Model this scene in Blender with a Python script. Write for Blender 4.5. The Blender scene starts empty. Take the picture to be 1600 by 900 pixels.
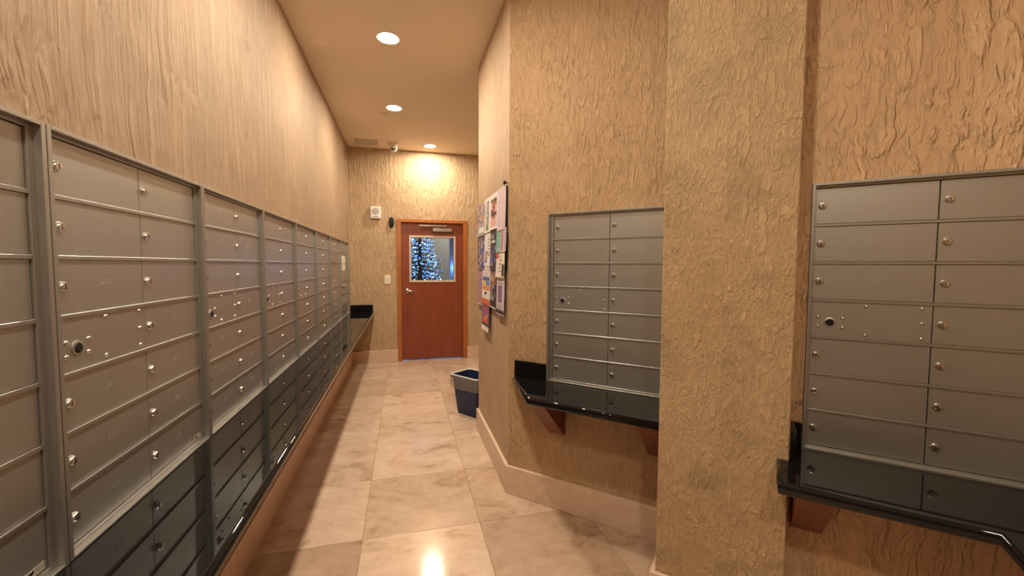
import bpy, bmesh, math, random
from mathutils import Vector, Matrix
random.seed(7)
scene = bpy.context.scene
C = scene.collection
PI = math.pi
S2 = math.sqrt(.5)

# ------------------------------------------------------------------ camera
F_PX, YAW, PITCH, ROLL = 650.6, 0.2539, -0.0548, 0.0043
cam_d = bpy.data.cameras.new('camera'); cam = bpy.data.objects.new('camera', cam_d); C.objects.link(cam)
cam_d.sensor_fit = 'HORIZONTAL'; cam_d.sensor_width = 36.0; cam_d.lens = F_PX / 1600 * 36.0
cam_d.clip_start = .02; cam_d.clip_end = 60
fw = Vector((math.sin(YAW) * math.cos(PITCH), math.cos(YAW) * math.cos(PITCH), math.sin(PITCH)))
rt = Vector((math.cos(YAW), -math.sin(YAW), 0)); up = rt.cross(fw)
r2 = rt * math.cos(ROLL) + up * math.sin(ROLL); u2 = up * math.cos(ROLL) - rt * math.sin(ROLL)
m = Matrix((r2, u2, -fw)).transposed().to_4x4(); m.translation = Vector((0.7581, 0.0, 1.4534))
cam.matrix_world = m
scene.camera = cam

# ------------------------------------------------------------------ world, exposure
world = bpy.data.worlds.new('world'); scene.world = world; world.use_nodes = True
world.node_tree.nodes['Background'].inputs[0].default_value = (1.0, .8, .6, 1)
world.node_tree.nodes['Background'].inputs[1].default_value = 0.0
scene.view_settings.view_transform = 'Standard'; scene.view_settings.look = 'None'
scene.view_settings.gamma = 1.0; scene.view_settings.use_curve_mapping = False
scene.view_settings.exposure = 0.1
LAMP_COLOR = (1.0, .86, .645)
LAMP_STRENGTH = 540.0

# ------------------------------------------------------------------ place constants (metres)
H = 3.134            # ceiling
L = 6.431            # end wall
W = 1.3926           # right corridor wall
YA, YA2 = 2.5226, 3.614
ZT, ZB = 1.757, .765 # mailbox bank top, shelf top
HB = .179            # baseboard height
DC, PD = .339, .478  # niche wall, pillar face offsets from the angled wall
UP1, UP2, UD = 1.0065, 1.455, 2.245
PITCHW = .7255; Y1 = 1.145


def uv(u, d, z=0.0):
    return Vector((W + S2 * u - S2 * d, YA - S2 * u - S2 * d, z))


# ------------------------------------------------------------------ materials
def nodes_of(name):
    mt = bpy.data.materials.new(name); mt.use_nodes = True
    nt = mt.node_tree; return mt, nt, nt.nodes['Principled BSDF'], nt.links


def plain(name, col, rough=.5, metal=0.0, spec=.5, noise=0.0, nscale=8.0, bump=0.0, bscale=60.0, stretch=(1, 1, 1)):
    mt, nt, b, lk = nodes_of(name)
    b.inputs['Base Color'].default_value = (*col, 1); b.inputs['Roughness'].default_value = rough
    b.inputs['Metallic'].default_value = metal; b.inputs['Specular IOR Level'].default_value = spec
    tc = nt.nodes.new('ShaderNodeTexCoord'); mp = nt.nodes.new('ShaderNodeMapping'); mp.inputs['Scale'].default_value = stretch
    lk.new(tc.outputs['Object'], mp.inputs[0])
    n = nt.nodes.new('ShaderNodeTexNoise'); n.inputs['Scale'].default_value = nscale; n.inputs['Detail'].default_value = 4
    lk.new(mp.outputs[0], n.inputs['Vector'])
    cr = nt.nodes.new('ShaderNodeValToRGB')
    k = noise
    cr.color_ramp.elements[0].position = .3; cr.color_ramp.elements[1].position = .7
    cr.color_ramp.elements[0].color = (*[c * (1 - k) for c in col], 1)
    cr.color_ramp.elements[1].color = (*[min(1, c * (1 + k)) for c in col], 1)
    lk.new(n.outputs['Fac'], cr.inputs[0]); lk.new(cr.outputs[0], b.inputs['Base Color'])
    if bump:
        n2 = nt.nodes.new('ShaderNodeTexNoise'); n2.inputs['Scale'].default_value = bscale; n2.inputs['Detail'].default_value = 3
        lk.new(mp.outputs[0], n2.inputs['Vector'])
        bp = nt.nodes.new('ShaderNodeBump'); bp.inputs['Strength'].default_value = bump; bp.inputs['Distance'].default_value = .002
        lk.new(n2.outputs['Fac'], bp.inputs['Height']); lk.new(bp.outputs[0], b.inputs['Normal'])
    return mt


def emit(name, col, s):
    mt, nt, b, lk = nodes_of(name)
    b.inputs['Base Color'].default_value = (.02, .02, .02, 1)
    b.inputs['Emission Color'].default_value = (*col, 1); b.inputs['Emission Strength'].default_value = s
    return mt


def wallpaper(name, sx, sz, c1, c2, patch=None, crease=.35, creasew=.08, mid=.5, fine=.3, dist=.008, warp=.6, wscale=5.0, seam=.92, off=0.0, finek=3.2):
    """embossed crushed-parchment wallpaper; object X runs along the wall, Z is up"""
    mt, nt, b, lk = nodes_of(name)
    N = nt.nodes.new

    def math_(op, a, bb=None, clamp=False):
        nd = N('ShaderNodeMath'); nd.operation = op; nd.use_clamp = clamp
        for i, v in enumerate((a, bb)):
            if v is None: continue
            if isinstance(v, (int, float)): nd.inputs[i].default_value = v
            else: lk.new(v, nd.inputs[i])
        return nd.outputs[0]

    def noise(vec, scale, detail=3, rough=.55, dist_=0.0):
        nd = N('ShaderNodeTexNoise'); nd.inputs['Scale'].default_value = scale; nd.inputs['Detail'].default_value = detail
        nd.inputs['Roughness'].default_value = rough; nd.inputs['Distortion'].default_value = dist_
        lk.new(vec, nd.inputs['Vector']); return nd

    tc = N('ShaderNodeTexCoord')
    flat = N('ShaderNodeMapping'); flat.inputs['Location'].default_value = (off * 2, off, off)
    # each drop of paper starts its own pattern
    sp = N('ShaderNodeSeparateXYZ'); lk.new(tc.outputs['Object'], sp.inputs[0])
    strip = math_('FLOOR', math_('DIVIDE', sp.outputs[0], seam))
    sh = N('ShaderNodeCombineXYZ'); lk.new(math_('MULTIPLY', strip, 7.31), sh.inputs[1]); lk.new(math_('MULTIPLY', strip, 3.77), sh.inputs[2])
    so = N('ShaderNodeVectorMath'); so.operation = 'ADD'; lk.new(tc.outputs['Object'], so.inputs[0]); lk.new(sh.outputs[0], so.inputs[1])
    lk.new(so.outputs[0], flat.inputs[0])
    mp = N('ShaderNodeMapping'); mp.inputs['Scale'].default_value = (sx, sx, sz)
    lk.new(flat.outputs[0], mp.inputs[0])
    wn = noise(flat.outputs[0], wscale, 2)
    sub = N('ShaderNodeVectorMath'); sub.operation = 'SUBTRACT'; lk.new(wn.outputs['Color'], sub.inputs[0]); sub.inputs[1].default_value = (.5, .5, .5)
    scl = N('ShaderNodeVectorMath'); scl.operation = 'SCALE'; lk.new(sub.outputs[0], scl.inputs[0]); scl.inputs['Scale'].default_value = warp * 2
    add = N('ShaderNodeVectorMath'); add.operation = 'ADD'; lk.new(mp.outputs[0], add.inputs[0]); lk.new(scl.outputs[0], add.inputs[1])
    P = add.outputs[0]
    def ridged(vec, scale, detail, rough, lac=2.1):
        nd = N('ShaderNodeTexNoise'); nd.noise_type = 'RIDGED_MULTIFRACTAL'; nd.normalize = True
        nd.inputs['Scale'].default_value = scale; nd.inputs['Detail'].default_value = detail; nd.inputs['Roughness'].default_value = rough
        nd.inputs['Lacunarity'].default_value = lac; nd.inputs['Offset'].default_value = 1.0; nd.inputs['Gain'].default_value = 2.0
        lk.new(vec, nd.inputs['Vector']); return nd
    n1 = ridged(P, .8, 4.0, .55); n2 = noise(P, 1.35, 4.0, .6); n3 = noise(P, finek, 4.0, .6)
    cm = N('ShaderNodeMapRange'); cm.interpolation_type = 'SMOOTHSTEP'; cm.inputs['From Min'].default_value = creasew; cm.inputs['From Max'].default_value = creasew + .75
    lk.new(n1.outputs['Fac'], cm.inputs['Value']); inv = cm.outputs[0]
    mask = noise(flat.outputs[0], 4.0, 2)
    mk = N('ShaderNodeMapRange'); mk.inputs['From Min'].default_value = .35; mk.inputs['From Max'].default_value = .65; mk.inputs['To Min'].default_value = .55
    lk.new(mask.outputs['Fac'], mk.inputs['Value'])
    n4 = ridged(P, 1.9, 2.0, .5)
    cm2 = N('ShaderNodeMapRange'); cm2.interpolation_type = 'SMOOTHSTEP'; cm2.inputs['From Min'].default_value = creasew; cm2.inputs['From Max'].default_value = creasew + .75
    lk.new(n4.outputs['Fac'], cm2.inputs['Value'])
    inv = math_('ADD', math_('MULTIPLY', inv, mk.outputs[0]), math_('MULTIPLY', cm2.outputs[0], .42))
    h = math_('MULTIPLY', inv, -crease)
    h = math_('ADD', h, math_('MULTIPLY', n2.outputs['Fac'], mid))
    h = math_('ADD', h, math_('MULTIPLY', n3.outputs['Fac'], fine))
    bp = N('ShaderNodeBump'); bp.inputs['Strength'].default_value = 1.0; bp.inputs['Distance'].default_value = dist
    lk.new(h, bp.inputs['Height']); lk.new(bp.outputs[0], b.inputs['Normal'])
    # mottled parchment dye
    cn = noise(flat.outputs[0], 1.7, 5, .6)
    cr = N('ShaderNodeValToRGB'); cr.color_ramp.elements[0].position = .32; cr.color_ramp.elements[1].position = .68
    cr.color_ramp.elements[0].color = (*c2, 1); cr.color_ramp.elements[1].color = (*c1, 1)
    lk.new(cn.outputs['Fac'], cr.inputs[0]); col = cr.outputs[0]

    def mul(col, fac_out):
        mx = N('ShaderNodeVectorMath'); mx.operation = 'SCALE'; lk.new(col, mx.inputs[0]); lk.new(fac_out, mx.inputs['Scale']); return mx.outputs[0]
    crease_shade = N('ShaderNodeMapRange'); crease_shade.inputs['To Min'].default_value = 1.0; crease_shade.inputs['To Max'].default_value = .84  # shade in the creases, painted into the paper colour
    lk.new(inv, crease_shade.inputs['Value']); col = mul(col, crease_shade.outputs[0])
    grain = N('ShaderNodeMapRange'); grain.inputs['From Min'].default_value = .3; grain.inputs['From Max'].default_value = .7
    grain.inputs['To Min'].default_value = .90; grain.inputs['To Max'].default_value = 1.07
    lk.new(n2.outputs['Fac'], grain.inputs['Value']); col = mul(col, grain.outputs[0])
    if patch:
        pn = noise(flat.outputs[0], 3.4, 4, .6, .6)
        pm_ = N('ShaderNodeMapRange'); pm_.inputs['From Min'].default_value = .50; pm_.inputs['From Max'].default_value = .68; pm_.inputs['To Max'].default_value = .62
        lk.new(pn.outputs['Fac'], pm_.inputs['Value'])
        mx2 = N('ShaderNodeMix'); mx2.data_type = 'RGBA'; lk.new(pm_.outputs[0], mx2.inputs['Factor'])
        lk.new(col, mx2.inputs['A']); mx2.inputs['B'].default_value = (*patch, 1); col = mx2.outputs['Result']
    lk.new(col, b.inputs['Base Color'])
    b.inputs['Roughness'].default_value = .6; b.inputs['Specular IOR Level'].default_value = .25
    return mt


def travertine(name, c1, c2, vein, rough=.2, scale=1.0, pits=.35, bump=.03, cloud=.35):
    mt, nt, b, lk = nodes_of(name); N = nt.nodes.new
    geo = N('ShaderNodeNewGeometry'); oi = N('ShaderNodeObjectInfo')
    rnd = N('ShaderNodeVectorMath'); rnd.operation = 'SCALE'; rnd.inputs[0].default_value = (37, 21, 11); lk.new(oi.outputs['Random'], rnd.inputs['Scale'])
    add = N('ShaderNodeVectorMath'); add.operation = 'ADD'; lk.new(geo.outputs['Position'], add.inputs[0]); lk.new(rnd.outputs[0], add.inputs[1])
    mp = N('ShaderNodeMapping'); mp.inputs['Scale'].default_value = (scale * 1.0, scale * 1.6, scale * 1.6); lk.new(add.outputs[0], mp.inputs[0])

    def noise(sc, det, ro, di=0.0):
        n = N('ShaderNodeTexNoise'); n.inputs['Scale'].default_value = sc; n.inputs['Detail'].default_value = det; n.inputs['Roughness'].default_value = ro; n.inputs['Distortion'].default_value = di
        lk.new(mp.outputs[0], n.inputs['Vector']); return n.outputs['Fac']
    big = noise(2.4, 8, .66, .8); mid = noise(11, 7, .7, .4); n2 = noise(42, 3, .5)
    mxf = N('ShaderNodeMix'); mxf.inputs['Factor'].default_value = cloud; lk.new(big, mxf.inputs['A']); lk.new(mid, mxf.inputs['B'])
    cr = N('ShaderNodeValToRGB'); e = cr.color_ramp.elements
    e[0].position = .36; e[0].color = (*vein, 1); e[1].position = .62; e[1].color = (*c1, 1)
    q = e.new(.47); q.color = (*c2, 1)
    lk.new(mxf.outputs['Result'], cr.inputs[0])
    pt = N('ShaderNodeMapRange'); pt.inputs['From Min'].default_value = .66; pt.inputs['From Max'].default_value = .74; pt.inputs['To Max'].default_value = pits
    lk.new(n2, pt.inputs['Value'])
    mx = N('ShaderNodeMix'); mx.data_type = 'RGBA'; lk.new(pt.outputs[0], mx.inputs['Factor']); lk.new(cr.outputs[0], mx.inputs['A']); mx.inputs['B'].default_value = (*vein, 1)
    # every slab of stone has its own tone (object colour)
    ml = N('ShaderNodeVectorMath'); ml.operation = 'MULTIPLY'; lk.new(mx.outputs['Result'], ml.inputs[0]); lk.new(oi.outputs['Color'], ml.inputs[1])
    lk.new(ml.outputs[0], b.inputs['Base Color'])
    rr = N('ShaderNodeMapRange'); rr.inputs['To Min'].default_value = rough; rr.inputs['To Max'].default_value = rough + .05; lk.new(big, rr.inputs['Value'])
    lk.new(rr.outputs[0], b.inputs['Roughness'])
    b.inputs['Specular IOR Level'].default_value = .5
    bp = N('ShaderNodeBump'); bp.inputs['Strength'].default_value = bump; bp.inputs['Distance'].default_value = .004
    lk.new(n2, bp.inputs['Height']); lk.new(bp.outputs[0], b.inputs['Normal'])
    return mt


def glass(name):
    mt = bpy.data.materials.new(name); mt.use_nodes = True; nt = mt.node_tree
    for n in list(nt.nodes):
        if n.type == 'BSDF_PRINCIPLED': nt.nodes.remove(n)
    out = [n for n in nt.nodes if n.type == 'OUTPUT_MATERIAL'][0]
    t = nt.nodes.new('ShaderNodeBsdfTransparent'); t.inputs[0].default_value = (.93, .95, .95, 1)
    g = nt.nodes.new('ShaderNodeBsdfGlossy'); g.inputs['Roughness'].default_value = .02
    fr = nt.nodes.new('ShaderNodeFresnel'); fr.inputs[0].default_value = 1.45
    mx = nt.nodes.new('ShaderNodeMixShader')
    nt.links.new(fr.outputs[0], mx.inputs[0]); nt.links.new(t.outputs[0], mx.inputs[1]); nt.links.new(g.outputs[0], mx.inputs[2]); nt.links.new(mx.outputs[0], out.inputs[0])
    return mt


WP1, WP2 = (.66, .455, .285), (.57, .375, .22)
M = {}
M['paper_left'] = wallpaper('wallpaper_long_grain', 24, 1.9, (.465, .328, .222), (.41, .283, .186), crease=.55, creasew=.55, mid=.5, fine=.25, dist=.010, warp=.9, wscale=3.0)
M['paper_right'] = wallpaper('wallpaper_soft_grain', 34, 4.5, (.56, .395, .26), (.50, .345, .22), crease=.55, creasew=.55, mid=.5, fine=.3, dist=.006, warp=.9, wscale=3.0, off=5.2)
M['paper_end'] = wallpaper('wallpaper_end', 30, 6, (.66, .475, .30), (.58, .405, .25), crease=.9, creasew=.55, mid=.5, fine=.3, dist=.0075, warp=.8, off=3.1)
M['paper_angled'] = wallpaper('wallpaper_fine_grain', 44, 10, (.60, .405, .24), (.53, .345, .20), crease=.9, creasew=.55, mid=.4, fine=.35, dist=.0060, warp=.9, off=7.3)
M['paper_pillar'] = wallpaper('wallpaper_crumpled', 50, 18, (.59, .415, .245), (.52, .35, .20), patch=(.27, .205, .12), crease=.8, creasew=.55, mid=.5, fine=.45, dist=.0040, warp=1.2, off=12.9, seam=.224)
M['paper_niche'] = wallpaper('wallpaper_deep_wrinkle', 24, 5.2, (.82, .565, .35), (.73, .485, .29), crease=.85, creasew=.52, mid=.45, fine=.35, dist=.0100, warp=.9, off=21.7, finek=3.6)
M['paint'] = plain('ceiling_paint', (.80, .69, .55), .75, noise=.015, nscale=2, bump=.08, bscale=220)
M['tile'] = travertine('travertine_floor', (.70, .535, .43), (.60, .44, .335), (.40, .27, .185), rough=.10)
M['stone'] = travertine('travertine_baseboard', (.72, .53, .41), (.66, .475, .36), (.56, .395, .29), rough=.38, scale=1.6, pits=.1, bump=.01)
M['grout'] = plain('grout', (.30, .21, .15), .8, noise=.1)
M['alu'] = plain('brushed_aluminium', (.455, .45, .44), .40, metal=.84, noise=.03, nscale=30, stretch=(1, 1, 12))
M['alu_frame'] = plain('anodised_frame', (.42, .415, .40), .38, metal=.85, noise=.03, nscale=20)
M['rail'] = plain('rail_aluminium', (.44, .44, .43), .36, metal=.9, noise=.02, nscale=20)
M['dark_gap'] = plain('shadow_back_plate', (.05, .045, .04), .7)
M['nickel'] = plain('nickel', (.72, .70, .66), .18, metal=1.0, noise=.02)
M['slot'] = plain('keyway', (.02, .018, .015), .6)
M['etch'] = plain('etched_digit', (.50, .49, .47), .42, metal=.9)
M['granite'] = plain('black_granite', (.006, .006, .007), .03, spec=.27, noise=.2, nscale=90)
M['bracket'] = plain('mahogany_bracket', (.17, .045, .018), .4, noise=.2, nscale=6, stretch=(1, 1, 8))
M['door'] = plain('mahogany_door', (.235, .052, .022), .38, noise=.12, nscale=3, stretch=(6, 6, .8))
M['frame'] = plain('cherry_frame', (.40, .125, .032), .38, noise=.14, nscale=4, stretch=(6, 6, .8))
M['trim'] = plain('pale_glazing_trim', (.62, .50, .40), .45)
M['chrome'] = plain('satin_chrome', (.66, .64, .61), .25, metal=1.0)
M['white'] = plain('white_plastic', (.78, .76, .72), .4)
M['ivory'] = plain('ivory_plastic', (.80, .75, .64), .4)
M['greyplastic'] = plain('grey_grille', (.42, .40, .38), .6)
M['black'] = plain('black_plastic', (.010, .009, .010), .6, spec=.25)
M['navy'] = plain('navy_plastic', (.006, .016, .070), .5, noise=.08)
M['liner'] = plain('bin_liner', (.50, .48, .46), .35, noise=.15, nscale=18, bump=.6, bscale=40)
def see_through(mt, col, fac):
    nt = mt.node_tree; b = nt.nodes['Principled BSDF']; out = [n for n in nt.nodes if n.type == 'OUTPUT_MATERIAL'][0]
    t = nt.nodes.new('ShaderNodeBsdfTransparent'); t.inputs[0].default_value = (*col, 1); mx = nt.nodes.new('ShaderNodeMixShader'); mx.inputs[0].default_value = fac
    nt.links.new(t.outputs[0], mx.inputs[1]); nt.links.new(b.outputs[0], mx.inputs[2]); nt.links.new(mx.outputs[0], out.inputs[0])
see_through(M['liner'], (.9, .88, .86), .30)
M['hem'] = plain('liner_rolled_edge', (.62, .60, .60), .35)
M['ring'] = plain('downlight_trim', (.85, .80, .72), .4)
M['lamp'] = emit('downlight_lens', LAMP_COLOR, LAMP_STRENGTH)
M['vent'] = plain('vent_metal', (.55, .49, .42), .5)
M['glass'] = glass('pane_glass')
M['cork'] = plain('cork_board', (.32, .2, .11), .8, noise=.2, nscale=60)


# ------------------------------------------------------------------ mesh builder
class MB:
    def __init__(s):
        s.v = []; s.f = []; s.mi = []

    def add(s, vs, fs, mi=0):
        o = len(s.v); s.v += [tuple(v) for v in vs]
        for f in fs: s.f.append(tuple(i + o for i in f)); s.mi.append(mi)
        return s

    def box(s, x0, x1, y0, y1, z0, z1, mi=0):
        vs = [(x, y, z) for z in (z0, z1) for y in (y0, y1) for x in (x0, x1)]
        return s.add(vs, [(0, 2, 3, 1), (4, 5, 7, 6), (0, 1, 5, 4), (2, 6, 7, 3), (0, 4, 6, 2), (1, 3, 7, 5)], mi)

    def prism(s, poly, z0, z1, mi=0):
        n = len(poly)
        vs = [(x, y, z0) for x, y in poly] + [(x, y, z1) for x, y in poly]
        fs = [tuple(range(n))[::-1], tuple(range(n, 2 * n))] + [(i, (i + 1) % n, n + (i + 1) % n, n + i) for i in range(n)]
        return s.add(vs, fs, mi)

    def loft(s, rings, mi=0, cap0=True, cap1=True):
        """rings: list of lists of points, all the same length"""
        n = len(rings[0]); vs = [p for r in rings for p in r]; fs = []
        for k in range(len(rings) - 1):
            for i in range(n):
                j = (i + 1) % n; fs.append((k * n + i, k * n + j, (k + 1) * n + j, (k + 1) * n + i))
        if cap0: fs.append(tuple(range(n))[::-1])
        if cap1: fs.append(tuple(range((len(rings) - 1) * n, len(rings) * n)))
        return s.add(vs, fs, mi)

    def lathe(s, prof, axis='z', c=(0, 0, 0), seg=20, mi=0, cap0=True, cap1=True):
        """prof: (radius, height) list; axis z, or y (height along y)"""
        rings = []
        for r, h in prof:
            ring = []
            for i in range(seg):
                a = 2 * PI * i / seg; p, q = r * math.cos(a), r * math.sin(a)
                if axis == 'z': ring.append((c[0] + p, c[1] + q, c[2] + h))
                elif axis == 'y': ring.append((c[0] + q, c[1] + h, c[2] + p))
                else: ring.append((c[0] + h, c[1] + p, c[2] + q))
            rings.append(ring)
        return s.loft(rings, mi, cap0, cap1)

    def tube(s, pts, r, seg=8, mi=0):
        rings = []; pts = [Vector(p) for p in pts]
        for i, p in enumerate(pts):
            t = (pts[min(i + 1, len(pts) - 1)] - pts[max(i - 1, 0)]).normalized()
            a = t.orthogonal().normalized()
            if i: a = (pa - t * pa.dot(t)).normalized()
            pa = a; b = t.cross(a); rr = r[i] if isinstance(r, (list, tuple)) else r
            rings.append([p + a * rr * math.cos(2 * PI * k / seg) + b * rr * math.sin(2 * PI * k / seg) for k in range(seg)])
        return s.loft(rings, mi)

    def mesh(s, name, mats, smooth=False, bevel=0.0, bseg=1, auto=None):
        me = bpy.data.meshes.new(name); me.from_pydata(s.v, [], s.f); me.update()
        for mt in (mats if isinstance(mats, (list, tuple)) else [mats]): me.materials.append(mt)
        for p, k in zip(me.polygons, s.mi): p.material_index = k
        bm = bmesh.new(); bm.from_mesh(me)
        bmesh.ops.recalc_face_normals(bm, faces=bm.faces)
        if bevel:
            eds = [e for e in bm.edges if len(e.link_faces) == 2 and e.calc_face_angle(0) > .5]
            bmesh.ops.bevel(bm, geom=eds, offset=bevel, segments=bseg, affect='EDGES', profile=.5, clamp_overlap=True)
        bm.to_mesh(me); bm.free()
        if smooth:
            for p in me.polygons: p.use_smooth = True
            if auto is not None and hasattr(me, 'set_sharp_from_angle'): me.set_sharp_from_angle(angle=auto)
        return me


def link(name, me, parent=None, loc=None, rotz=None):
    o = bpy.data.objects.new(name, me); C.objects.link(o)
    if parent is not None: o.parent = parent
    if loc is not None: o.location = loc
    if rotz is not None: o.rotation_euler = (0, 0, rotz)
    return o


def tag(o, label=None, cat=None, group=None, kind=None):
    if label: o['label'] = label
    if cat: o['category'] = cat
    if group: o['group'] = group
    if kind: o['kind'] = kind
    return o


def empty(name, loc=(0, 0, 0), rotz=0.0):
    o = bpy.data.objects.new(name, None); C.objects.link(o); o.location = loc; o.rotation_euler = (0, 0, rotz); o.empty_display_size = .1
    return o


def struct(name, mb, mat, loc=(0, 0, 0), rotz=0.0, label=None, parent=None, **kw):
    o = link(name, mb.mesh(name, mat, **kw), parent, loc, rotz)
    if parent is None: tag(o, label=label, kind='structure')
    return o


def slab(length, thick, z0, z1, hole=None):
    """wall slab: X 0..length, Y 0..thick (room side is Y=0), optional (x0,x1,z0,z1) hole"""
    b = MB()
    if not hole: return b.box(0, length, 0, thick, z0, z1)
    a0, a1, h0, h1 = hole
    if a0 > 0: b.box(0, a0, 0, thick, z0, z1)
    if a1 < length: b.box(a1, length, 0, thick, z0, z1)
    if h0 > z0: b.box(a0, a1, 0, thick, z0, h0)
    if h1 < z1: b.box(a0, a1, 0, thick, h1, z1)
    return b


R_L, R_END, R_A, R_B, R_D = PI / 2, 0.0, -PI / 2, -PI / 4, PI + PI / 4 * 0 - PI / 4 * 3

# ------------------------------------------------------------------ the shell
YB = -2.4
LBANK0, LBANK1 = Y1 - PITCHW, Y1 + 7 * PITCHW      # mailbox bank along the left wall
wall_l = struct('wall_left', slab(L + .15 - YB, .15, 0, H, (LBANK0 - YB, LBANK1 - YB, ZB, ZT)), M['paper_left'], (0, YB, 0), R_L,
                'long left wall covered in tan embossed paper above the mailboxes')
DX0, DX1, DH = .659, 1.706, 2.13
XR = 2.3
wall_e = struct('wall_end', slab(XR + .15, .15, 0, H, (DX0 + .03, DX1 - .03, 0, DH - .03)), M['paper_end'], (0, L, 0), R_END,
                'tan papered end wall around the mahogany door')
wall_a = struct('wall_right', MB().prism([(0, 0), (YA2 - YA, 0), (YA2 - YA, .15), (-.062, .15)], 0, H), M['paper_left'], (W, YA2, 0), R_A,
                'narrow papered wall carrying the flyers')
wall_a.data.transform(Matrix.Identity(4))
# the flat part above runs from the far edge (x=0) to the corner with the angled wall
me = MB().prism([(0, 0), (YA2 - YA, 0), (YA2 - YA + .062, .15), (0, .15)], 0, H).mesh('wall_right', M['paper_right']); wall_a.data = me
UB0, UBW = .266, .7255
wall_b = struct('wall_angled', slab(UP1 + .3, .15, 0, H, (UB0, UP1, ZB, ZT)), M['paper_angled'], uv(0, 0), R_B,
                'angled papered wall holding a mailbox bank and shelf left of the pillar')
pil = struct('wall_pillar', MB().box(0, UP2 - UP1, 0, PD + .1, 0, H), M['paper_pillar'], uv(UP1, PD), R_B, bevel=.004, label=
             'crumpled-paper pillar between the two angled mailbox banks')
UC0, UCW = 1.500, .712
wall_c = struct('wall_niche', slab(UD + .15 - UP2, .15, 0, H, (UC0 - UP2, UC0 + UCW - UP2, ZB, ZT)), M['paper_niche'], uv(UP2, DC), R_B,
                'wrinkled papered niche wall around the rightmost mailbox bank')
# side wall of the niche, square to it, running back past the camera
DLEN = 2.2 - DC
wall_d = struct('wall_side', MB().box(0, DLEN, 0, .15, 0, H), M['paper_angled'], uv(UD, DC), -3 * PI / 4, 'papered side wall of the niche')
E2 = uv(UD, 2.2)
wall_f = struct('wall_passage', slab(E2.y - YB, .15, 0, H), M['paper_left'], (E2.x, E2.y, 0), R_A, 'papered passage wall behind the camera')
wall_k = struct('wall_back', MB().box(-.15, E2.x + .15, -.15, 0, 0, H), M['paper_end'], (0, YB, 0), 0, 'papered wall at the back of the passage')
wall_r1 = struct('wall_recess_near', MB().box(.15, XR - W, -.15, 0, 0, H), M['paper_end'], (W, YA2, 0), 0, 'recess wall behind the bin')
wall_r2 = struct('wall_recess_side', slab(L - YA2 + .15, .15, 0, H), M['paper_end'], (XR, L, 0), R_A, 'recess wall beside the door')

flo = struct('floor', MB().box(-.15, 3.2, YB - .15, L + .02, -.06, -.004), M['grout'], label='polished travertine tile floor')
TS, TX, TY = .6281, .532, 2.2532
tile_me = MB().box(.0012, TS - .0012, .0012, TS - .0012, -.02, 0).mesh('tile', M['tile'], bevel=.0012)
cut_cache = {}
for i in range(-1, 5):
    for j in range(-8, 8):
        x0, y0 = TX + i * TS, TY + j * TS
        if y0 > L + .02 or y0 + TS < YB: continue
        if x0 > 1.5 and y0 < -.2: continue
        if x0 > 2.9 or (x0 > 2.4 and (y0 > 1.6 or y0 < -.2)): continue
        if y0 + TS > L + .02:
            me = MB().box(.0012, TS - .0012, .0012, L + .02 - y0, -.02, 0).mesh('tile', M['tile'], bevel=.0012)
        else: me = tile_me
        tone = {(0, -1): 1.08, (-1, -1): .74, (1, -1): .76, (0, 0): .86, (-1, 0): .98, (1, 0): .84, (0, 1): 1.02, (1, 1): .95, (-1, 1): .93, (0, 2): .97, (-1, 2): .95, (0, 3): 1.05, (0, 4): .9}.get((i, j)) or random.uniform(.82, 1.04)
        tl = link('tile', me, flo, (x0, y0, 0)); warm = 1 - .12 * max(0, .95 - tone) / .2
        tl.color = (tone, tone * (.5 + .5 * warm), tone * warm, 1)
cei = struct('ceiling', MB().box(-.15, 3.2, YB - .15, L + .15, H, H + .1), M['paint'], label='plain cream painted ceiling')

# baseboards (honed travertine, 2 cm thick)
TB = .0205


def base(name, pts, label, h=HB):
    """pts: (x,y) path; stone runs on its room side, given as a closed polygon"""
    return struct(name, MB().prism(pts, 0, h), M['stone'], label=label, bevel=.002)


base('baseboard_left', [(0, YB), (TB, YB), (TB, L - TB), (0, L)], 'travertine baseboard under the left shelf')
bx = base('baseboard_end', [(0, L), (TB, L - TB), (DX0, L - TB), (DX0, L)], 'travertine baseboard left of the door')
base('baseboard_end_right', [(DX1, L), (DX1, L - TB), (XR, L - TB), (XR, L)], 'travertine baseboard right of the door')
t4 = TB * math.tan(PI / 8)
pB = lambda u, d: tuple(uv(u, d)[:2])
base('baseboard_right', [(W, YA2), (W - TB, YA2), (W - TB, YA - t4), (W, YA)], 'travertine baseboard under the flyers')
base('baseboard_angled', [(W, YA), (W - TB, YA - t4), pB(UP1, TB), pB(UP1, 0)], 'travertine baseboard below the angled mailbox shelf')
base('baseboard_pillar', [pB(UP1, 0 + TB), pB(UP1 - TB, TB), pB(UP1 - TB, PD + TB), pB(UP2 + TB, PD + TB), pB(UP2 + TB, DC + TB), pB(UP2, DC + TB), pB(UP2, PD), pB(UP1, PD)], 'travertine baseboard wrapping the pillar')
base('baseboard_niche', [pB(UP2 + TB, DC), pB(UP2 + TB, DC + TB), pB(UD, DC + TB), pB(UD, DC)], 'travertine baseboard of the niche')


# ------------------------------------------------------------------ downlights
def downlight(x, y, label):
    t = empty('downlight', (x, y, H)); tag(t, label, 'downlight', 'recessed ceiling downlights')
    link('trim_ring', MB().lathe([(.070, -.001), (.074, -.006), (.090, -.006), (.094, 0)], seg=40, cap0=False, cap1=False).mesh('trim_ring', M['ring'], smooth=True), t)
    link('lens', MB().add([(.0705 * math.cos(2 * PI * k / 32), .0705 * math.sin(2 * PI * k / 32), -.003) for k in range(32)], [tuple(range(32))[::-1]]).mesh('lens', M['lamp']), t)
    return t


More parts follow.
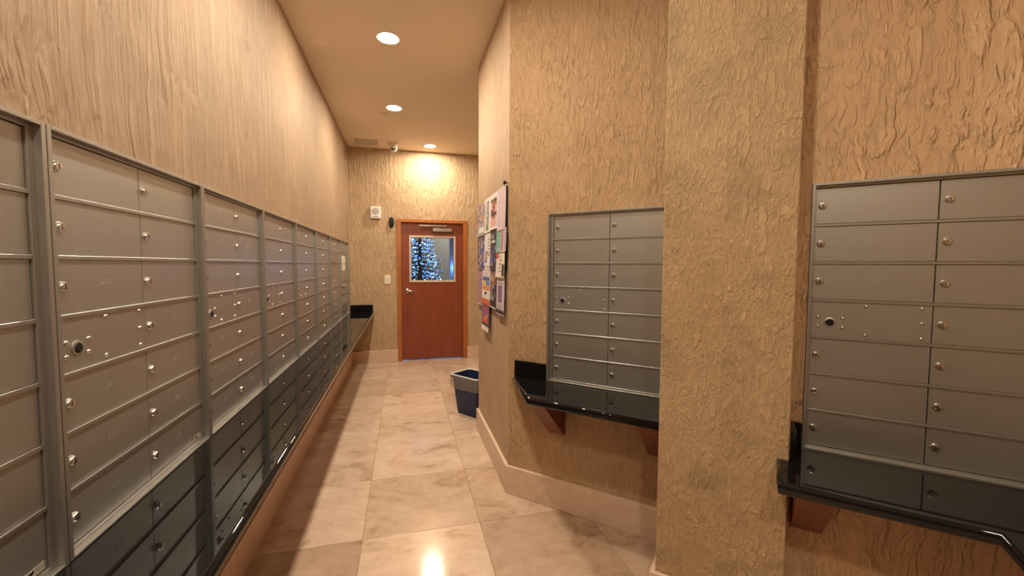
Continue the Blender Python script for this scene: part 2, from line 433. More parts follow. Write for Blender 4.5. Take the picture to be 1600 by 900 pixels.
downlight(.66, 3.317, 'largest glowing round ceiling downlight, nearest the camera in view')
downlight(.672, 4.74, 'middle round ceiling downlight beside the sprinkler head')
downlight(1.133, 6.096, 'smallest round ceiling downlight, just in front of the door wall')
downlight(.66, 1.893, 'round ceiling downlight above the mailbox banks, over the top of the frame')
downlight(.66, .470, 'round ceiling downlight nearly above the camera')
downlight(.66, -.95, 'round ceiling downlight behind the camera')


# ------------------------------------------------------------------ mailbox banks
ROWS = 7; RZ0, RZ1 = .777, 1.7425; RP = (RZ1 - RZ0) / ROWS
COLW = .335
YD = .012     # door front depth behind the wall surface
YF = -.010    # flange front
lock_mb = MB().lathe([(.0125, 0), (.0125, -.003), (.0095, -.008), (.0065, -.0085)], axis='y', seg=16, cap0=False)
lock_mb.box(-.0012, .0012, -.0089, -.0078, -.006, .006, mi=1)
LOCK = lock_mb.mesh('lock', [M['nickel'], M['slot']], smooth=True, auto=.6)
mlock = MB().lathe([(.019, 0), (.0185, -.0025), (.013, -.004), (.012, -.001)], axis='y', seg=20, cap0=False, cap1=False)
mlock.lathe([(.0118, -.002), (.0105, -.006), (.006, -.0062)], axis='y', seg=16, mi=1, cap0=False)
MASTER = mlock.mesh('master_lock', [M['alu'], M['black']], smooth=True, auto=.6)
RIVET = MB().lathe([(.0062, 0), (.0056, -.0026), (.0034, -.0046), (.0008, -.0052)], axis='y', seg=10, cap0=False).mesh('rivet', M['nickel'], smooth=True)
DOOR = MB().box(.0012, COLW - .0012, 0, .008, .0055, RP - .0045).mesh('door', M['alu'], bevel=.0012)
PANEL = MB().box(.0012, COLW - .0012, -.0005, .008, .0055, RP - .0045).mesh('door', M['alu'], bevel=.0008)
BLANK2 = MB().box(.0012, 2 * COLW - .0012, 0, .008, .0055, RP - .0045).mesh('door', M['alu'], bevel=.0012)
RAIL = MB().prism([(0, 0), (2 * COLW, 0), (2 * COLW, 1), (0, 1)], 0, 1)
rb = MB(); ring = lambda x: [(x, YD + .006, -.0048), (x, YD - .0042, -.0048), (x, YD - .005, -.004), (x, YD - .005, .0038), (x, YD - .0042, .0048), (x, YD + .006, .0052)]
rb.loft([ring(.001), ring(2 * COLW - .001)]); RAIL = rb.mesh('rail', M['rail'])
STICK = MB().box(0, .048, 0, .0006, 0, .018).add([(.004, -.0003, .006), (.013, -.0003, .004), (.019, -.0003, .0135), (.009, -.0003, .0145)], [(0, 1, 2, 3)], 1).add(
    [(.012, -.0003, .009), (.019, -.0003, .007), (.022, -.0003, .0145), (.017, -.0003, .0155)], [(0, 1, 2, 3)], 1)
for k in range(2): STICK.add([(.024, -.0003, .005 + .006 * k), (.045, -.0003, .005 + .006 * k), (.045, -.0003, .0075 + .006 * k), (.024, -.0003, .0075 + .006 * k)], [(0, 1, 2, 3)], 2)
M['sticker'] = plain('foil_sticker', (.58, .55, .50), .4, metal=.3); M['stick_text'] = plain('sticker_print', (.30, .28, .25), .6)
STICKER = STICK.mesh('sticker', [M['sticker'], M['black'], M['stick_text']])
num_cache = {}


def number_mesh(txt):
    if txt in num_cache: return num_cache[txt]
    cu = bpy.data.curves.new('n', 'FONT'); cu.body = txt; cu.size = .026; cu.align_x = 'CENTER'; cu.align_y = 'CENTER'; cu.extrude = .0002; cu.resolution_u = 2
    ob = bpy.data.objects.new('n', cu); C.objects.link(ob)
    me = bpy.data.meshes.new_from_object(ob); bpy.data.objects.remove(ob)
    me.transform(Matrix.Rotation(PI / 2, 4, 'X')); me.materials.clear(); me.materials.append(M['etch'])
    num_cache[txt] = me; return me


frame_cache = {}


def frame_mesh(w, ml):
    key = (round(w, 4), round(ml, 4))
    if key in frame_cache: return frame_cache[key]
    b = MB(); e = .0016; fl = .012 if ml > .02 else .009
    x0, x1, z0, z1 = e, w - e, ZB + .0005, ZT - .0005
    dx0, dx1 = ml, ml + 2 * COLW
    # flange (proud of the wall)
    for a in ((x0, x0 + fl, z0, z1), (x1 - fl, x1, z0, z1)): b.box(a[0], a[1], YF, YD + .02, a[2], a[3])
    b.box(x0 + fl, x1 - fl, YF, YD + .02, z1 - .009, z1); b.box(x0 + fl, x1 - fl, YF, YD + .02, z0, z0 + .007)
    # inner stile stepped back
    b.box(x0 + fl, dx0, YD - .006, YD + .02, z0 + .007, z1 - .009); b.box(dx1, x1 - fl, YD - .006, YD + .02, z0 + .007, z1 - .009)
    b.box(dx0, dx1, YD - .005, YD + .02, z0 + .007, RZ0 + .004); b.box(dx0, dx1, YD - .005, YD + .02, RZ1 - .003, z1 - .009)
    b.box(dx0 + .0005, dx1 - .0005, YD + .012, YD + .02, RZ0, RZ1, mi=1)
    frame_cache[key] = b.mesh('frame', [M['alu_frame'], M['dark_gap']], bevel=.0008)
    return frame_cache[key]


def mailbox(loc, rotz, w, ml, label, group, numbers=None, skip=(), kind='std'):
    t = empty('mailbox_bank', loc, rotz); tag(t, label, 'mailbox', group)
    link('frame', frame_mesh(w, ml), t)
    rails = range(1, ROWS) if kind == 'std' else (5, 6)
    for k in rails: link('rail', RAIL, t, (ml, 0, RZ0 + k * RP))
    for r in range(ROWS):               # r = 0 is the top row
        zz = RZ1 - (r + 1) * RP
        for c in range(2):
            xx = ml + c * COLW
            if kind == 'outgoing' and 1 <= r: continue
            if r == 3 and c == 0:
                d = link('master_panel', PANEL, t, (xx, YD, zz)); tag(d, 'riveted panel with master lock')
                link('master_lock', MASTER, d, (.060, -.0005, RP * .42))
                for a, h in ((.026, .55), (.026, .30), (.098, .54), (.098, .30), (.162, .89), (.162, .14), (.308, .88), (.309, .51), (.310, .14)):
                    link('rivet', RIVET, d, (a, -.0005, h * RP))
                continue
            if (r, c) in skip: continue
            d = link('door', DOOR, t, (xx, YD, zz))
            link('lock', LOCK, d, (.024, 0, RP * .51))
            if numbers and (r, c) in numbers:
                link('number', number_mesh(numbers[(r, c)]), d, (.175, -.0001, RP * .55))
    link('sticker', STICKER, t, (ml + 2 * COLW - .06, YD - .0056, RZ0 + .006) if False else (ml + 2 * COLW - .058, YD - .0008, RZ0 + .008))
    return t


def nums(start_l, start_r, rows_l, rows_r):
    out = {}; n = start_l
    for r in rows_l: out[(r, 0)] = str(n); n += 1
    n = start_r
    for r in rows_r: out[(r, 1)] = str(n); n += 1
    return out


GL = 'mailbox banks along the left wall'
names = {
         -1: 'aluminium mailbox bank cut off by the left edge of the photo',
         0: 'largest fully visible aluminium mailbox bank on the left wall',
         1: 'second fully visible aluminium mailbox bank on the left wall, after the largest one',
         2: 'third fully visible aluminium mailbox bank on the left wall',
         3: 'fourth fully visible aluminium mailbox bank on the left wall, midway along',
         4: 'fifth aluminium mailbox bank on the left wall, third from the end wall',
         5: 'aluminium mailbox bank with one open dark slit, second from the end wall',
         6: 'last mailbox bank before the end wall, with a letter slot and white notice'}
for k in range(-1, 7):
    nb = None
    if k == 0: nb = nums(224, 217, (0, 1, 2, 4, 5, 6), range(7))
    if k == 1: nb = nums(210, 203, (0, 1, 2, 4, 5, 6), range(7))
    t = mailbox((0, Y1 + k * PITCHW, 0), R_L, PITCHW, .0277, names[k], GL, nb, skip=((1, 0),) if k == 5 else (), kind='outgoing' if k == 6 else 'std')
    if k == 5:   # a door standing ajar
        d = link('door', DOOR, t, (.0277, YD, RZ1 - 2 * RP)); d.rotation_euler = (0, 0, -.10); d.location = (.0277 + .0, YD, RZ1 - 2 * RP)
        link('lock', LOCK, d, (.024, 0, RP * .51))
    if k == 6:
        tag(link('notice', MB().box(0, .30, -.003, 0, 0, .19).mesh('notice', M['white'], bevel=.0005), t, (.21, YD - .0005, 1.375)), 'white paper notice taped on')
    if k == 6:   # outgoing-mail compartment: tall upper and lower doors
        top = RZ1 - RP
        d = link('upper_door', MB().box(.002, 2 * COLW - .002, 0, .008, 0, top - (RZ0 + 3.30 * RP) - .004).mesh('upper_door', M['alu'], bevel=.001), t, (.0277, YD, RZ0 + 3.30 * RP))
        d2 = link('slot_door', MB().box(.002, 2 * COLW - .002, 0, .008, 0, 1.20 * RP).mesh('slot_door', M['alu'], bevel=.001), t, (.0277, YD, RZ0 + 2.05 * RP))
        link('letter_slot', MB().box(.12, .42, -.0035, .001, .092, .117).mesh('letter_slot', M['slot']), d2)
        link('slot_hood', MB().add([(.10, -.002, .12), (.44, -.002, .12), (.44, -.022, .108), (.10, -.022, .108), (.10, -.002, .124), (.44, -.002, .124), (.44, -.024, .111), (.10, -.024, .111)],
             [(0, 1, 2, 3), (4, 7, 6, 5), (0, 4, 5, 1), (3, 2, 6, 7), (0, 3, 7, 4), (1, 5, 6, 2)]).mesh('slot_hood', M['alu_frame']), d2)
        for q in range(2):
            e = link('lower_door', MB().box(.002, 2 * COLW - .002, 0, .008, .004, RP - .006).mesh('lower_door', M['alu'], bevel=.001), t, (.0277, YD, RZ0 + q * RP))
            link('lock', LOCK, e, (.03, 0, RP * .5))

mailbox(uv(UB0, 0), R_B, UP1 - UB0 - .004, .0335, 'aluminium mailbox bank on the angled wall, left of the pillar', 'mailbox banks on the angled walls',
        nums(401, 408, (0, 1, 2, 4, 5, 6), range(7)))
mailbox(uv(UC0, DC), R_B, UCW, .0105, 'aluminium mailbox bank at the right edge of the photo, beyond the pillar', 'mailbox banks on the angled walls',
        nums(504, 510, (0, 1, 2, 4, 5, 6), range(7)))
# ------------------------------------------------------------------ granite shelves
def granite(poly, z0=ZB - .042, z1=ZB):
    b = MB().prism(poly, z0, z1)
    me = bpy.data.meshes.new('slab'); me.from_pydata(b.v, [], b.f); bm = bmesh.new(); bm.from_mesh(me); bmesh.ops.recalc_face_normals(bm, faces=bm.faces)
    eds = [e for e in bm.edges if abs(e.verts[0].co.z - e.verts[1].co.z) < 1e-4]
    bmesh.ops.bevel(bm, geom=eds, offset=.014, segments=5, affect='EDGES', profile=.5, clamp_overlap=True)
    bm.to_mesh(me); bm.free(); me.materials.append(M['granite'])
    for p in me.polygons: p.use_smooth = abs(p.normal.z) < .999
    return me


def bracket(parent, u0, u1, loc0, rotz=None, depth=.285, drop=.265):
    """local X along wall, out = -Y; wedge that slopes back to the wall"""
    zt = ZB - .042
    pr = lambda x: [(x, 0, zt), (x, -depth, zt), (x, -depth, zt - .018), (x, -.02, zt - drop), (x, 0, zt - drop)]
    return link('bracket', MB().loft([pr(u0), pr(u1)]).mesh('bracket', M['bracket'], bevel=.002), parent)


SD = .333
t = empty('granite_shelf', (0, YB, ZB - .042)); tag(t, 'long black granite shelf under the left mailbox banks', 'shelf', 'black granite shelves')
o = link('slab', granite([(0.0005, YB), (SD, YB), (SD, L - .0005), (0.0005, L - .0005)]), t, (0, -YB, -(ZB - .042)))
o = link('backsplash', MB().box(.001, .312, L - .02, L - .0005, ZB, ZB + .098).mesh('backsplash', M['granite'], bevel=.002), t, (0, -YB, -(ZB - .042)))
for yy in (-1.6, .1, 1.7, 3.3, 4.9):
    bb = bracket(t, 0, .09, None); bb.rotation_euler = (0, 0, R_L); bb.location = (0, yy - YB, -(ZB - .042)); bb.scale = (1, .75, .5); bb.location.z = -(ZB - .042) + (ZB - .042) * .5

t = empty('granite_shelf', uv(0, 0), R_B); tag(t, 'black granite shelf with a chamfered end, left of the pillar', 'shelf', 'black granite shelves')
SB = .352
link('slab', granite([(.048, -.0005), (.048, -.035), (.325, -SB), (UP1 - .003, -SB), (UP1 - .003, -.0005)]), t)
link('backsplash', MB().box(.053, UB0 - .003, -.02, -.0005, ZB, ZB + .099).mesh('backsplash', M['granite'], bevel=.002), t)
bracket(t, .292, .392, None); bracket(t, .868, .968, None)

t = empty('granite_shelf', uv(UP2, DC), R_B); tag(t, 'black granite shelf turning the corner at the bottom right', 'shelf', 'black granite shelves')
g = UP2
link('slab', granite([(.003, -.0005), (.003, -(PD - DC) - .001), (1.414 - g, -(PD - DC) - .001), (1.414 - g, -.347), (1.903 - g, -.347), (1.903 - g, -1.5), (UD - g - .001, -1.5), (UD - g - .001, -.0005)]), t)
link('backsplash', MB().box(.022, UC0 - g - .002, -.02, -.0005, ZB, ZB + .099).mesh('backsplash', M['granite'], bevel=.002), t)
link('side_splash', MB().box(.001, .021, -(PD - DC), -.0005, ZB, ZB + .099).mesh('side_splash', M['granite'], bevel=.002), t)
bracket(t, .018, .118, None)

# ------------------------------------------------------------------ the door
t = empty('door_1', (DX0, L, 0)); tag(t, 'mahogany door with a square window at the corridor end', kind='structure')
ox = lambda x: x - DX0
fr = MB()
fw_ = .062
prof = lambda: None
fr.box(0, fw_, -.016, .15, 0, DH - fw_ * .72); fr.box(DX1 - DX0 - fw_, DX1 - DX0, -.016, .15, 0, DH - fw_ * .72)
fr.box(0, DX1 - DX0, -.016, .15, DH - fw_ * .72, DH)
link('door_frame', fr.mesh('door_frame', M['frame'], bevel=.002), t)
lx0, lx1, lzt = fw_ + .004, DX1 - DX0 - fw_ - .004, DH - fw_ * .72 - .004
stop = MB(); stop.box(fw_, fw_ + .014, .085, .11, 0, lzt); stop.box(DX1 - DX0 - fw_ - .014, DX1 - DX0 - fw_, .085, .11, 0, lzt); stop.box(fw_, DX1 - DX0 - fw_, .085, .11, lzt - .012, lzt + .004)
link('door_stop', stop.mesh('door_stop', M['frame']), t)
LY = .038
wx0, wx1, wz0, wz1 = .866 - DX0, 1.502 - DX0, 1.218, 1.862
lf = slab(lx1 - lx0, .044, .018, lzt, (wx0 - lx0, wx1 - lx0, wz0, wz1))
lf_o = link('door_leaf', lf.mesh('door_leaf', M['door']), t, (lx0, LY, 0))
tr = MB(); tw = .03
for (a0, a1, b0, b1) in ((wx0 - tw, wx1 + tw, wz0 - tw, wz0), (wx0 - tw, wx1 + tw, wz1, wz1 + tw), (wx0 - tw, wx0, wz0, wz1), (wx1, wx1 + tw, wz0, wz1)):
    tr.box(a0, a1, LY - .012, LY + .056, b0, b1)
link('window_trim', tr.mesh('window_trim', M['trim'], bevel=.003), t)
link('pane', MB().box(wx0, wx1, LY + .018, LY + .024, wz0, wz1).mesh('pane', M['glass']), t)
h = link('handle', MB().lathe([(.034, 0), (.034, -.006), (.026, -.012), (.013, -.016), (.012, -.05)], axis='y', seg=24).mesh('handle', M['chrome'], smooth=True, auto=.7), t, (ox(.805), LY, 1.062))
link('lever', MB().tube([(0, -.048, 0), (.02, -.054, 0), (.06, -.054, -.004), (.105, -.05, -.012)], [.011, .011, .010, .0075], 10).mesh('lever', M['chrome'], smooth=True), h)
cl = link('closer', MB().box(0, .29, -.05, 0, 0, .052).mesh('closer', M['chrome'], bevel=.008, bseg=3), t, (ox(1.185), LY, 1.955))
link('closer_bracket', MB().box(-.02, .31, -.012, 0, -.012, .064).mesh('closer_bracket', M['bracket'], bevel=.002), cl)
link('closer_arm', MB().tube([(.09, -.03, .05), (.09, -.03, .078), (.20, -.075, .082)], .008, 8).box(-.20, .205, -.088, -.068, .076, .092).mesh('closer_arm', M['chrome']), cl)

# ------------------------------------------------------------------ beyond the door: lobby with a lit christmas tree
NY = L + .15
lobby = struct('floor_lobby', MB().box(-1.0, 2.9, L + .021, 10.2, -.06, -.002), plain('lobby_tile', (.5, .46, .42), .15, noise=.05), label='pale lobby floor beyond the door')
M['lobby_wall'] = plain('lobby_wall_paint', (.40, .40, .38), .7, noise=.03)
struct('wall_lobby_end', MB().box(-1.0, 2.9, 10.2, 10.3, 0, 3), M['lobby_wall'], label='grey lobby wall seen through the door window')
struct('wall_lobby_left', MB().box(-1.1, -1.0, NY, 10.3, 0, 3), M['lobby_wall'], label='left lobby wall beyond the door')
struct('wall_lobby_right', MB().box(2.9, 3.0, NY, 10.3, 0, 3), M['lobby_wall'], label='right lobby wall beyond the door')
struct('wall_lobby_front', MB().box(-1.0, -.15, NY - .02, NY + .08, 0, 3).box(XR + .15, 2.9, NY - .02, NY + .08, 0, 3), M['lobby_wall'], label='lobby side of the door wall')
struct('ceiling_lobby', MB().box(-1.1, 3.0, NY, 10.3, 3, 3.1), M['lobby_wall'], label='lobby ceiling')
struct('trim_1', MB().box(1.66, 1.80, 8.45, 8.62, 0, 3), plain('white_column', (.8, .82, .85), .4), label='pale lobby column lit blue by an added lamp beside the tree, seen through the door window', bevel=.006)


def tree(loc):
    rnd = random.Random(3)
    t = empty('christmas_tree', loc); tag(t, 'christmas tree covered in blue lights seen through the door window', 'christmas tree')
    link('trunk', MB().lathe([(.06, 0), (.045, 1.2), (.012, 2.3)], seg=10).mesh('trunk', plain('bark', (.08, .045, .025), .9)), t)
    fol = MB(); bulbs = MB(); cool = MB()
    for lev in range(26):
        z = .28 + lev * .078
        R = .78 * (1 - (z - .2) / 2.35) + .05
        nb = max(5, int(16 * R / .8) + 4)
        for q in range(nb):
            a = 2 * PI * (q + rnd.random() * .7) / nb; rr = R * rnd.uniform(.82, 1.12)
            d = Vector((math.cos(a), math.sin(a), -.16)); sd = Vector((-math.sin(a), math.cos(a), 0))
            p0 = Vector((0, 0, z))
            fol.tube([p0, p0 + d * rr], [.006, .003], 4)
            n = int(rr / .02)
            for s in range(2, n):
                p = p0 + d * (s / n * rr)
                ln = .075 * (1.15 - .5 * s / n)
                for sg in (-1, 1):
                    dr = (d * .7 + sd * sg * rnd.uniform(.6, 1) + Vector((0, 0, rnd.uniform(-.3, .45)))).normalized()
                    e = p + dr * ln; w = dr.cross(Vector((0, 0, 1))).normalized() * .006
                    fol.add([p - w, p + w, e, p + Vector((0, 0, .006))], [(0, 1, 2), (0, 2, 3), (1, 3, 2)])
            for s in range(rnd.choice((2, 3, 4, 5))):
                p = p0 + d * (rr * rnd.uniform(.45, 1.04)) + Vector((rnd.uniform(-.05, .05), rnd.uniform(-.05, .05), rnd.uniform(-.03, .05)))
                r = rnd.uniform(.005, .010)
                (cool if rnd.random() < .16 else bulbs).lathe([(r * .3, -r), (r, -r * .2), (r * .9, r * .5), (r * .2, r * 1.2)], c=p, seg=5)
    link('foliage', fol.mesh('foliage', plain('fir_needles', (.03, .09, .06), .6)), t)['kind'] = 'stuff'
    link('light_bulbs', bulbs.mesh('light_bulbs', emit('blue_bulbs', (.05, .24, 1.0), 7)), t)['kind'] = 'stuff'
    link('bright_bulbs', cool.mesh('bright_bulbs', emit('cyan_bulbs', (.30, .80, 1.0), 16)), t)['kind'] = 'stuff'
    for k, (x, y, z, e) in enumerate(((.30, -.80, .5, .9), (.66, .02, 1.4, 1.9), (.05, -.8, 1.5, .5))):  # unseen point lamps added around the tree to throw blue on column and floor
        ld = bpy.data.lights.new('tree_fill_light', 'POINT'); ld.energy = e; ld.color = (.08, .28, 1.0); ld.shadow_soft_size = .06
        lo = bpy.data.objects.new('tree_fill_lamp', ld); C.objects.link(lo); lo.parent = t; lo.location = (x, y, z)
    return t


tree((1.06, 8.35, 0))
td = empty('downlight', (1.9, 9.3, 3.0)); tag(td, 'added ceiling lamp hidden beyond the door, lighting the lobby wall', 'downlight')  # added lamp, out of sight, that brightens the grey lobby wall
link('trim_ring', MB().lathe([(.070, -.001), (.074, -.006), (.090, -.006), (.094, 0)], seg=24, cap0=False, cap1=False).mesh('trim_ring', M['ring']), td)
link('lens', MB().add([(.07 * math.cos(2 * PI * k / 24), .07 * math.sin(2 * PI * k / 24), -.003) for k in range(24)], [tuple(range(24))[::-1]]).mesh('lens', emit('lobby_fill_lens', (1, .9, .75), 620)), td)

# ------------------------------------------------------------------ small fittings on the end wall and ceiling
t = empty('wall_speaker', (.298, L, 2.122)); tag(t, 'white square speaker on the end wall, left of the door', 'speaker')
link('housing', MB().box(0, .142, -.045, 0, 0, .172).mesh('housing', M['white'], bevel=.006, bseg=2), t)
link('grille', MB().lathe([(.050, -.045), (.048, -.048), (.02, -.049)], axis='y', c=(.071, 0, .105), seg=28, cap0=False).mesh('grille', M['greyplastic']), t)
link('strobe_strip', MB().box(.03, .115, -.05, -.044, .022, .034).mesh('strobe_strip', M['greyplastic'], bevel=.002), t)
t = empty('entry_sensor', (.586, L, 2.075)); tag(t, 'small black oval device on the end wall beside the door frame', 'sensor')
rings = []
for s, y in ((.86, 0), (1, -.008), (1, -.022), (.8, -.032)):
    rings.append([(.036 * s * math.copysign(abs(math.cos(2 * PI * k / 24)) ** .7, math.cos(2 * PI * k / 24)), y, .076 * s * math.sin(2 * PI * k / 24)) for k in range(24)])
link('casing', MB().loft(rings).mesh('casing', M['black'], smooth=True, auto=.6), t)
link('sensor_window', MB().lathe([(.012, -.0325), (.010, -.035)], axis='y', seg=16, cap0=False).mesh('sensor_window', M['slot']), t)
t = empty('light_switch', (.4785, L, 1.168)); tag(t, 'ivory rocker light switch on the end wall', 'light switch')
link('plate', MB().box(0, .084, -.007, 0, 0, .128).mesh('plate', M['ivory'], bevel=.003, bseg=2), t)
link('rocker', MB().add([(.026, -.007, .032), (.058, -.007, .032), (.058, -.007, .096), (.026, -.007, .096), (.026, -.009, .032), (.058, -.009, .032), (.058, -.015, .096), (.026, -.015, .096)],
     [(4, 5, 6, 7), (0, 1, 5, 4), (1, 2, 6, 5), (2, 3, 7, 6), (3, 0, 4, 7)]).mesh('rocker', M['white']), t)

t = empty('air_vent', (.12, 6.0, H)); tag(t, 'small metal air vent in the ceiling corner by the end wall', 'air vent')
vf = MB()
for a in ((0, .31, 0, .022), (0, .31, .228, .25), (0, .022, .022, .228), (.288, .31, .022, .228)): vf.box(a[0], a[1], a[2], a[3], -.007, 0)
link('vent_frame', vf.mesh('vent_frame', M['vent'], bevel=.002), t)
link('duct_plate', MB().box(.022, .288, .022, .228, -.001, 0).mesh('duct_plate', M['slot']), t)
sl = MB().add([(0, 0, -.002), (0, .010, -.008), (.266, .010, -.008), (.266, 0, -.002), (0, .0015, 0), (0, .0115, -.006), (.266, .0115, -.006), (.266, .0015, 0)],
              [(0, 1, 2, 3), (4, 7, 6, 5), (0, 4, 5, 1), (3, 2, 6, 7), (1, 5, 6, 2), (0, 3, 7, 4)]).mesh('slat', M['vent'])
for k in range(14): link('slat', sl, t, (.022, .026 + k * .0145, 0))

t = empty('security_camera', (.632, 6.12, H)); tag(t, 'white turret security camera on the ceiling near the end wall', 'camera')
link('mount', MB().lathe([(.072, 0), (.072, -.012), (.060, -.03), (.056, -.042)], seg=28).mesh('mount', M['white'], smooth=True, auto=.6), t)
ball = []
for k in range(9):
    a = PI * k / 8; ball.append((.056 * math.sin(a) + .0005, -.062 - .056 * math.cos(a)))
link('camera_ball', MB().lathe(ball, seg=24).mesh('camera_ball', M['white'], smooth=True), t)
for dx_, r_ in ((-.014, .014), (.022, .011)):
    c0 = Vector((dx_, -.045, -.083)); nrm = Vector((dx_ * .8, -.045, -.028)).normalized()
    link('camera_eye', MB().tube([c0, c0 + nrm * .012], r_, 14).mesh('camera_eye', M['black']), t)

t = empty('sprinkler', (.552, 4.962, H)); tag(t, 'flush round sprinkler cover on the ceiling beside the middle downlight', 'sprinkler')
link('cover_plate', MB().lathe([(.040, -.009), (.044, -.006), (.044, -.004)], seg=28, cap1=False).mesh('cover_plate', M['paint'], smooth=True, auto=.6), t)
link('escutcheon', MB().lathe([(.05, -.003), (.053, 0)], seg=28).mesh('escutcheon', M['vent']), t)
t = empty('ceiling_disc', (.152, 3.505, H)); tag(t, 'blank round cover plate on the ceiling near the left wall', 'cover plate')
link('cover', MB().lathe([(.05, -.007), (.063, -.006), (.067, 0)], seg=36).mesh('cover', plain('pale_cover', (.86, .72, .60), .6), smooth=True, auto=.5), t)

# ------------------------------------------------------------------ recycling bin
e1 = Vector((.81, .59, 0)).normalized()
t = empty('recycling_bin', (1.185, 4.057, 0), math.atan2(e1.y, e1.x)); tag(t, 'navy blue plastic waste bin with a grey liner behind the wall corner', 'bin')
# local X runs away to the right, local -Y runs toward the camera-right; corner at the origin
BW, BD, BH = .27, .37, .385


def rect(i, z, rnd=.025):
    pts = []; x0, x1, y0, y1 = i, BW - i, -BD + i, -i
    for cx_, cy_, a0 in ((x1 - rnd, y1 - rnd, 0), (x0 + rnd, y1 - rnd, PI / 2), (x0 + rnd, y0 + rnd, PI), (x1 - rnd, y0 + rnd, 1.5 * PI)):
        for k in range(5): pts.append((cx_ + rnd * math.cos(a0 + k * PI / 8), cy_ + rnd * math.sin(a0 + k * PI / 8), z))
    return pts


link('body', MB().loft([rect(.05, .012), rect(.048, 0), rect(.05, 0.0005), rect(.045, .02), rect(.012, BH - .03), rect(.010, BH - .028), rect(.0, BH - .026), rect(0, BH - .004), rect(.004, BH), rect(.012, BH), rect(.016, BH - .03), rect(.052, .012)],
     cap0=False).mesh('body', M['navy'], smooth=True, auto=.6), t)
rings = []; rnd = random.Random(5)
for i, (ins, z, j) in enumerate(((.006, BH - .128, .010), (-.001, BH - .10, .006), (-.005, BH - .06, .006), (-.006, BH - .025, .002), (-.004, BH + .001, 0))):
    rr = rect(ins, z)
    rings.append([(p[0] + rnd.uniform(-1, 1) * j * .5, p[1] + rnd.uniform(-1, 1) * j * .5, p[2] + rnd.uniform(-1, 1) * j) for p in rr])
link('liner', MB().loft(rings, cap0=False, cap1=False).mesh('liner', M['liner'], smooth=True), t)
link('liner_hem', MB().loft([rect(-.004, BH - .004), rect(-.007, BH + .002), rect(-.002, BH + .007), rect(.006, BH + .006), rect(.010, BH + .0005)], cap0=False, cap1=False).mesh('liner_hem', M['hem'], smooth=True), t)

# ------------------------------------------------------------------ notice board and flyers
BX = W - .014
t = tag(link('notice_board', MB().box(0, 3.60 - 2.555, -.010, -.001, 1.42, 1.95).mesh('notice_board', [M['black']], bevel=.002), None, (W, 3.60, 0), R_A), 'thin dark notice board behind the flyers', 'notice board')
pm = {}


def pcol(c):
    if c not in pm: pm[c] = plain('print_%d' % len(pm), c, .45, noise=.08, nscale=25)
    return pm[c]


def flyer(y0, y1, z0, z1, lift, paper, blocks, label, cat='flyer', curl=.006):
    """sheet pinned to the board; u runs from the far edge (0) to the near edge (1), v from bottom to top"""
    mats = [pcol(paper)]; b = MB(); ww, hh = y0 - y1, z1 - z0; nseg = 8

    def off(v): return -lift - curl * (1 - v) ** 2
    ringf = lambda v: [(0, off(v), v * hh), (ww, off(v), v * hh), (ww, off(v) + .0012, v * hh), (0, off(v) + .0012, v * hh)]
    b.loft([ringf(k / nseg) for k in range(nseg + 1)])
    for (u0, v0, u1_, v1, col) in blocks:
        mt = pcol(col)
        if mt not in mats: mats.append(mt)
        mi = mats.index(mt); n = max(1, int(math.ceil((v1 - v0) * nseg)))
        for k in range(n):
            va, vb = v0 + (v1 - v0) * k / n, v0 + (v1 - v0) * (k + 1) / n
            b.add([(u0 * ww, off(va) - .0006, va * hh), (u1_ * ww, off(va) - .0006, va * hh), (u1_ * ww, off(vb) - .0006, vb * hh), (u0 * ww, off(vb) - .0006, vb * hh)], [(0, 1, 2, 3)], mi)
    o = link('flyer', b.mesh('flyer', mats), None, (W - .0105, y0, z0), R_A)
    return tag(o, label, cat, 'flyers pinned on the notice board')


WHT = (.74, .70, .68); CRM = (.76, .70, .56); LAV = (.60, .50, .58); PUR = (.20, .13, .24); DRK = (.035, .03, .04); RED = (.50, .06, .06); ORG = (.75, .26, .04)
YEL = (.78, .55, .08); BLU = (.08, .12, .38); TEA = (.18, .40, .34); MAU = (.40, .22, .25); GRY = (.32, .30, .31); PNK = (.66, .36, .38); BRN = (.26, .13, .07); GRN = (.13, .24, .10); SKN = (.55, .33, .23)


def photo(rndseed, u0, v0, u1_, v1, cols, nu=6, nv=9):
    r = random.Random(rndseed); out = []
    for i in range(nu):
        for j in range(nv):
            out.append((u0 + (u1_ - u0) * i / nu, v0 + (v1 - v0) * j / nv, u0 + (u1_ - u0) * (i + 1) / nu, v0 + (v1 - v0) * (j + 1) / nv, r.choice(cols)))
    return out


def lines(u0, u1_, v0, v1, n, col):
    return [(u0, v0 + (v1 - v0) * k / n, u1_ - (.12 if k % 3 == 1 else 0), v0 + (v1 - v0) * (k + .45) / n, col) for k in range(n)]


